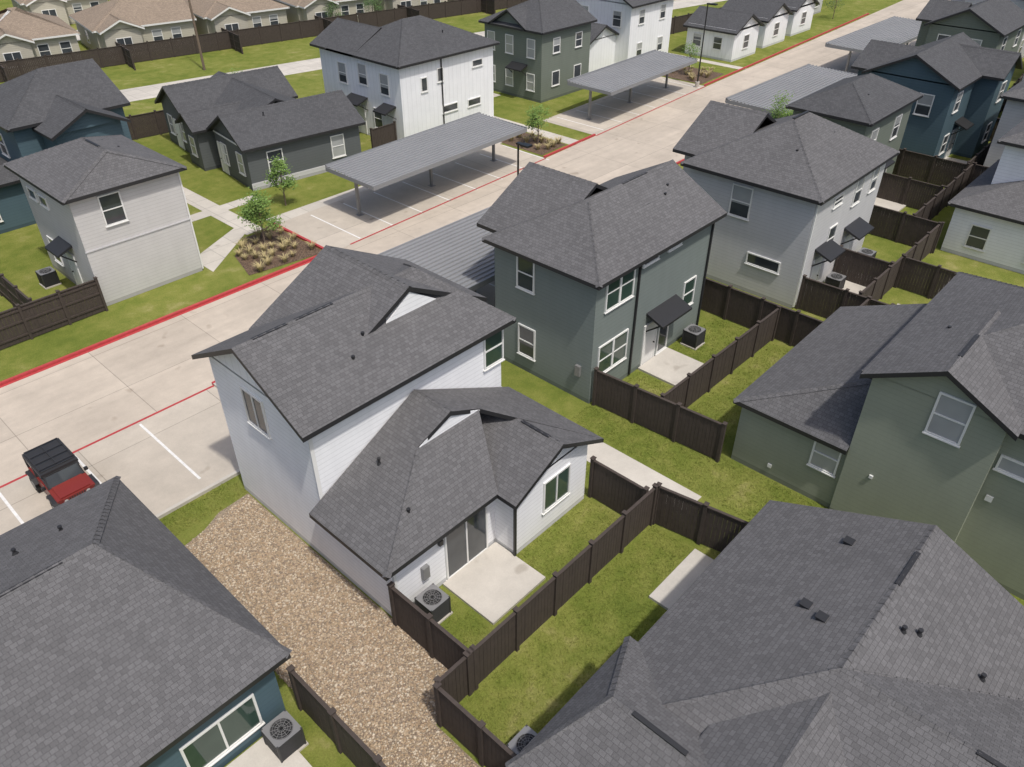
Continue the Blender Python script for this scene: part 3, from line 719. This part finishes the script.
def dup(root,loc,label,rz=0):
    r=root.copy(); C.objects.link(r); r.location=loc; r.rotation_euler.z=rz; r['label']=label
    for ch in list(root.children):
        c=ch.copy(); C.objects.link(c); c.parent=r
    return r
acs=[((9.65,12.25,0),'air conditioner on a pad by the white house meter box'),((4.1,12.0,0),'air conditioner beside the blue wall at the bottom left'),
((8.15,7.0,0),'air conditioner cut by the bottom edge inside the fence corner'),((28.4,14.7,0),'air conditioner behind the grey green house, right of its patio'),
((41.8,12.1,0),'air conditioner at the far end of the light grey house yard'),((10.2,42.9,0),'air conditioner beside the pale grey house in its left yard'),((37.9,12.1,0),'air conditioner nearer the awning of the light grey house')]
for i,(l,t) in enumerate(acs):
    if i==0: proto.location=l; proto['label']=t
    else: dup(proto,l,t)
# ================= TREES =================
LEAF=plain('leaf',(.13,.22,.04),.7,var=.5,scale=2.5); LEAF2=plain('leaf_dark',(.07,.13,.035),.7,var=.5,scale=2); BARK=plain('bark',(.16,.12,.09),.9)
def tree(x,y,hgt,rad,label,mat=LEAF,n=900):
    r=empty('young_tree',(x,y,0),label,'tree')
    b=MB(); b.bar((0,0,0),(.03,.02,hgt*.75),.05,7,.025)
    cl=[]
    for k in range(12):
        t=random.uniform(0,6.28); zz=random.uniform(.4,.95)*hgt; rr=rad*random.uniform(.3,.9)*(1.1-abs(zz/hgt-.6))
        e=(rr*math.cos(t),rr*math.sin(t),zz); cl.append(e); b.bar((.01,.01,zz*.62),e,.016,5,.006)
    cl.append((0,0,hgt)); b.build('trunk',BARK,r)
    V=[];F=[]
    for i in range(n):
        c=random.choice(cl); q=rad*.42
        p=Vector((random.gauss(c[0],q*.55),random.gauss(c[1],q*.55),random.gauss(c[2],q*.5)))
        if p.z<hgt*.3: continue
        u=Vector((random.gauss(0,1),random.gauss(0,1),random.gauss(0,.6))).normalized(); w=u.orthogonal().normalized(); s=random.uniform(.035,.08)
        k=len(V); V+=[tuple(p+u*s),tuple(p+w*s*.6),tuple(p-u*s),tuple(p-w*s*.6)]; F.append((k,k+1,k+2,k+3))
    mesh_obj('crown',V,F,mat,r)
x,y=g(265,243); tree(x,y,2.9,.95,'young tree in the mulch bed beside the red curb',n=2600)
x,y=g(286,205); tree(x,y,2.8,.8,'slim young tree on the lawn in front of the charcoal house',n=1900)
tree(44.5,38.5,2.6,.9,'young tree in the mulch bed at the end of the long carport',n=1500)
tree(52.4,23.4,4.6,1.3,'green young tree beyond the light grey house roof',n=3000)
tree(58.2,82.5,2.8,1.3,'round young tree left of the pair in front of the far tan houses',LEAF2,1500)
tree(63.4,81.5,3,1.3,'round young tree right of the pair in front of the far tan houses',LEAF2,1500)
tree(104,42,3.4,1.6,'tree at the far end of the road near the top right',LEAF2)
tree(34,63,3,1.2,'small tree behind the charcoal house near the far street')
tree(69.5,41,2.6,.9,'young tree in the bed past the second carport')
def tuft_mesh():
    V=[];F=[]
    for i in range(70):
        t=random.uniform(0,6.28); l=random.uniform(.25,.5); o=random.uniform(0,.08); w=.012
        c,s=math.cos(t),math.sin(t); k=len(V)
        V+=[(o*c-w*s,o*s+w*c,0),(o*c+w*s,o*s-w*c,0),((o+l*.3)*c+w*s,(o+l*.3)*s-w*c,l*.7),((o+l*.3)*c-w*s,(o+l*.3)*s+w*c,l*.7),((o+l*.75)*c,(o+l*.75)*s,l*.85)]
        F+=[(k,k+1,k+2,k+3),(k+3,k+2,k+4)]
    return V,F
V,F=tuft_mesh(); TM=plain('dry_grass',(.44,.37,.19),.9,var=.4)
tp=mesh_obj('ornamental_grass',V,F,TM); tp['label']='straw coloured ornamental grass tuft in a roadside mulch bed'; tp['category']='grass clump'; tp['group']='grass tufts in the mulch beds'
spots=[]
for (x0,x1,y0,y1,n) in ((18.6,22.2,35.9,40.1,26),(43,45.6,36.9,41.2,16),(67.5,71.8,38.8,42.8,16)):
    tries=0
    while n and tries<500:
        tries+=1
        p=(random.uniform(x0,x1),random.uniform(y0,y1))
        if x0<20 and p[1]>38.6 and p[0]<18.6+(p[1]-38.6)*.95: continue
        if all((p[0]-q[0])**2+(p[1]-q[1])**2>.3 for q in spots): spots.append(p); n-=1
for i,p in enumerate(spots):
    o=tp if i==0 else tp.copy()
    if i: C.objects.link(o)
    o.location=(p[0],p[1],.02); s=random.uniform(.8,1.3); o.scale=(s,s,s); o.rotation_euler.z=random.uniform(0,6)
# ================= LAMPS AND POLES =================
def lamp(x,y,hh,label):
    r=empty('street_lamp',(x,y,0),label,'street lamp')
    b=MB(); b.bar((0,0,0),(0,0,.5),.2,12); b.build('base',CURB,r)
    b=MB(); b.bar((0,0,.5),(0,0,hh),.07,8,.05); b.build('pole',POSTM,r)
    b=MB(); b.box(-.12,.12,-.5,.06,hh,hh+.1); b.box(-.2,.2,-.85,-.3,hh+.02,hh+.12); b.build('lamp_head',POSTM,r)
lamp(30.4,27.7,6,'black street lamp beside the ribbed carport, in the centre of the photo')
lamp(66.2,38.0,7,'black street lamp at the end of the second carport')
r=empty('utility_pole',(38.4,77,0),'tall thin wooden utility pole beside the far street','pole')
b=MB(); b.bar((0,0,0),(0,0,13),.13,8,.08); b.build('shaft',BARK,r)
b=MB(); b.box(-.9,.9,-.06,.06,12,12.15); b.build('crossarm',BARK,r)
# ================= JEEP =================
def jeep(cx,cy,rz):
    r=empty('off_road_car',(cx,cy,0),'red boxy off road car with a black hard top, parked by the blue walled house','car')
    RP=plain('car_red',(.19,.025,.02),.35,0,var=.05); BK=plain('car_black',(.03,.03,.032),.5)
    b=MB()
    b.wedge([(-.78,-1.75,.55),(-.78,.55,.55),(-.78,.75,.6),(-.78,1.5,.6),(-.78,1.52,1.02),(-.78,.5,1.12),(-.78,-1.75,1.12)],(1.56,0,0))
    o=b.build('body',RP,r)
    b=MB(); b.wedge([(-.62,.62,1.125),(-.62,1.46,1.045),(-.62,1.46,1.07),(-.62,.62,1.17)],(1.24,0,0)); b.build('hood',RP,r)
    b=MB(); b.wedge([(-.76,-1.72,1.13),(-.76,.42,1.13),(-.72,.3,1.68),(-.72,-1.7,1.68)],(1.5,0,0))
    b.build('cabin_glass',GL[1],r)
    b=MB(); b.box(-.77,.77,-1.74,.36,1.68,1.8); b.box(-.7,.7,-1.65,.2,1.8,1.84)
    for y in (-1.7,-.75):
        b.box(-.785,-.7,y,y+.12,1.125,1.7); b.box(.7,.785,y,y+.12,1.125,1.7)
    b.box(-.78,.78,-1.77,-1.71,1.13,1.68)
    b.build('hard_top',BK,r)
    b=MB()
    for x in (-.68,0,.68): b.box(x-.02,x+.02,-1.6,.15,1.88,1.92)
    for y in (-1.6,-1.0,-.4,.13): b.box(-.7,.7,y,y+.03,1.9,1.94); b.box(-.69,-.66,y,y+.03,1.83,1.9); b.box(.66,.69,y,y+.03,1.83,1.9)
    b.build('roof_rack',BK,r)
    b=MB(); b.wedge([(-.76,.62,1.12),(-.7,.4,1.68),(-.64,.4,1.68),(-.7,.62,1.12)],(0,-.05,0)); b.wedge([(.76,.62,1.12),(.7,.4,1.68),(.64,.4,1.68),(.7,.62,1.12)],(0,-.05,0)); b.box(-.72,.72,.34,.4,1.62,1.679)
    b.build('windshield_frame',BK,r)
    b=MB(); b.wedge([(-.72,.6,1.13),(.72,.6,1.13),(.68,.4,1.63),(-.68,.4,1.63)],(0,.01,0)); b.build('windshield',GL[1],r)
    b=MB(); b.box(-.55,.55,1.5,1.56,.65,1.03); b.build('grille',RP,r)
    b=MB()
    for k in range(7): b.box(-.33+k*.1,-.28+k*.1,1.56,1.565,.7,.98)
    b.build('grille_slots',BK,r)
    for x in (-.45,.45):
        b=MB(); b.bar((x,1.55,.87),(x,1.59,.87),.09,14); b.build('headlight',GL[2],r)
    b=MB(); b.box(-.85,.85,1.65,1.8,.5,.66); b.box(-.4,-.3,1.5,1.66,.5,.62); b.box(.3,.4,1.5,1.66,.5,.62); b.build('bumper',BK,r)
    b=MB(); b.box(-.8,.8,-1.95,-1.78,.5,.66); b.build('bumper',BK,r)
    TY=plain('tyre',(.02,.02,.02),.9)
    for x in (-1,1):
        for y in (-1.25,1.1):
            b=MB(); xa,xb=sorted((x*.72,x*.95)); b.wedge([(xa,y-.55,.72),(xa,y-.38,.98),(xa,y+.38,.98),(xa,y+.55,.72),(xa,y+.48,.72),(xa,y+.34,.92),(xa,y-.34,.92),(xa,y-.48,.72)],(xb-xa,0,0)); b.build('fender',BK,r)
            b=MB(); b.bar((x*.66,y,.4),(x*.92,y,.4),.4,22); w=b.build('wheel',TY,r)
            b=MB(); b.bar((x*.9,y,.4),(x*.93,y,.4),.22,14); b.build('rim',STEEL,w)
    b=MB(); b.bar((0,-1.8,1.0),(0,-2.02,1.0),.38,20); b.build('spare_wheel',BK,r)
    for x in (-.95,.8):
        b=MB(); b.box(x,x+.15,.45,.55,1.15,1.3); b.build('mirror',BK,r)
    r.rotation_euler.z=rz; r.scale=(.84,.8,.82)
jeep(4.2,26.0,math.pi)
# ================= CAMERA, LIGHT =================
cam=bpy.data.cameras.new('camera'); co=bpy.data.objects.new('camera',cam); C.objects.link(co)
co.location=(0,0,HC); co.rotation_euler=(math.pi/2-TH,0,PH-math.pi/2)
cam.sensor_width=36; cam.lens=FP/1024*36; cam.clip_end=1500; bpy.context.scene.camera=co
AZ=R(-104); EL=R(64)
s=Vector((math.cos(EL)*math.cos(AZ),math.cos(EL)*math.sin(AZ),math.sin(EL)))
L=bpy.data.lights.new('sun','SUN'); L.energy=2.8; L.angle=R(2.0); L.color=(1,.955,.885)
lo=bpy.data.objects.new('sun',L); C.objects.link(lo); lo.rotation_euler=s.to_track_quat('Z','Y').to_euler(); lo.location=(0,0,60)
w=bpy.data.worlds.new('World'); bpy.context.scene.world=w; w.use_nodes=True; nt=w.node_tree
sk=nt.nodes.new('ShaderNodeTexSky'); sk.sky_type='NISHITA'; sk.sun_disc=False; sk.sun_elevation=EL; sk.sun_rotation=math.pi/2-AZ
sk.dust_density=4.0; sk.air_density=1.0
nt.links.new(sk.outputs[0],nt.nodes['Background'].inputs[0]); nt.nodes['Background'].inputs[1].default_value=.13
sc=bpy.context.scene; sc.view_settings.view_transform='Standard'; sc.view_settings.look='None'; sc.view_settings.exposure=0
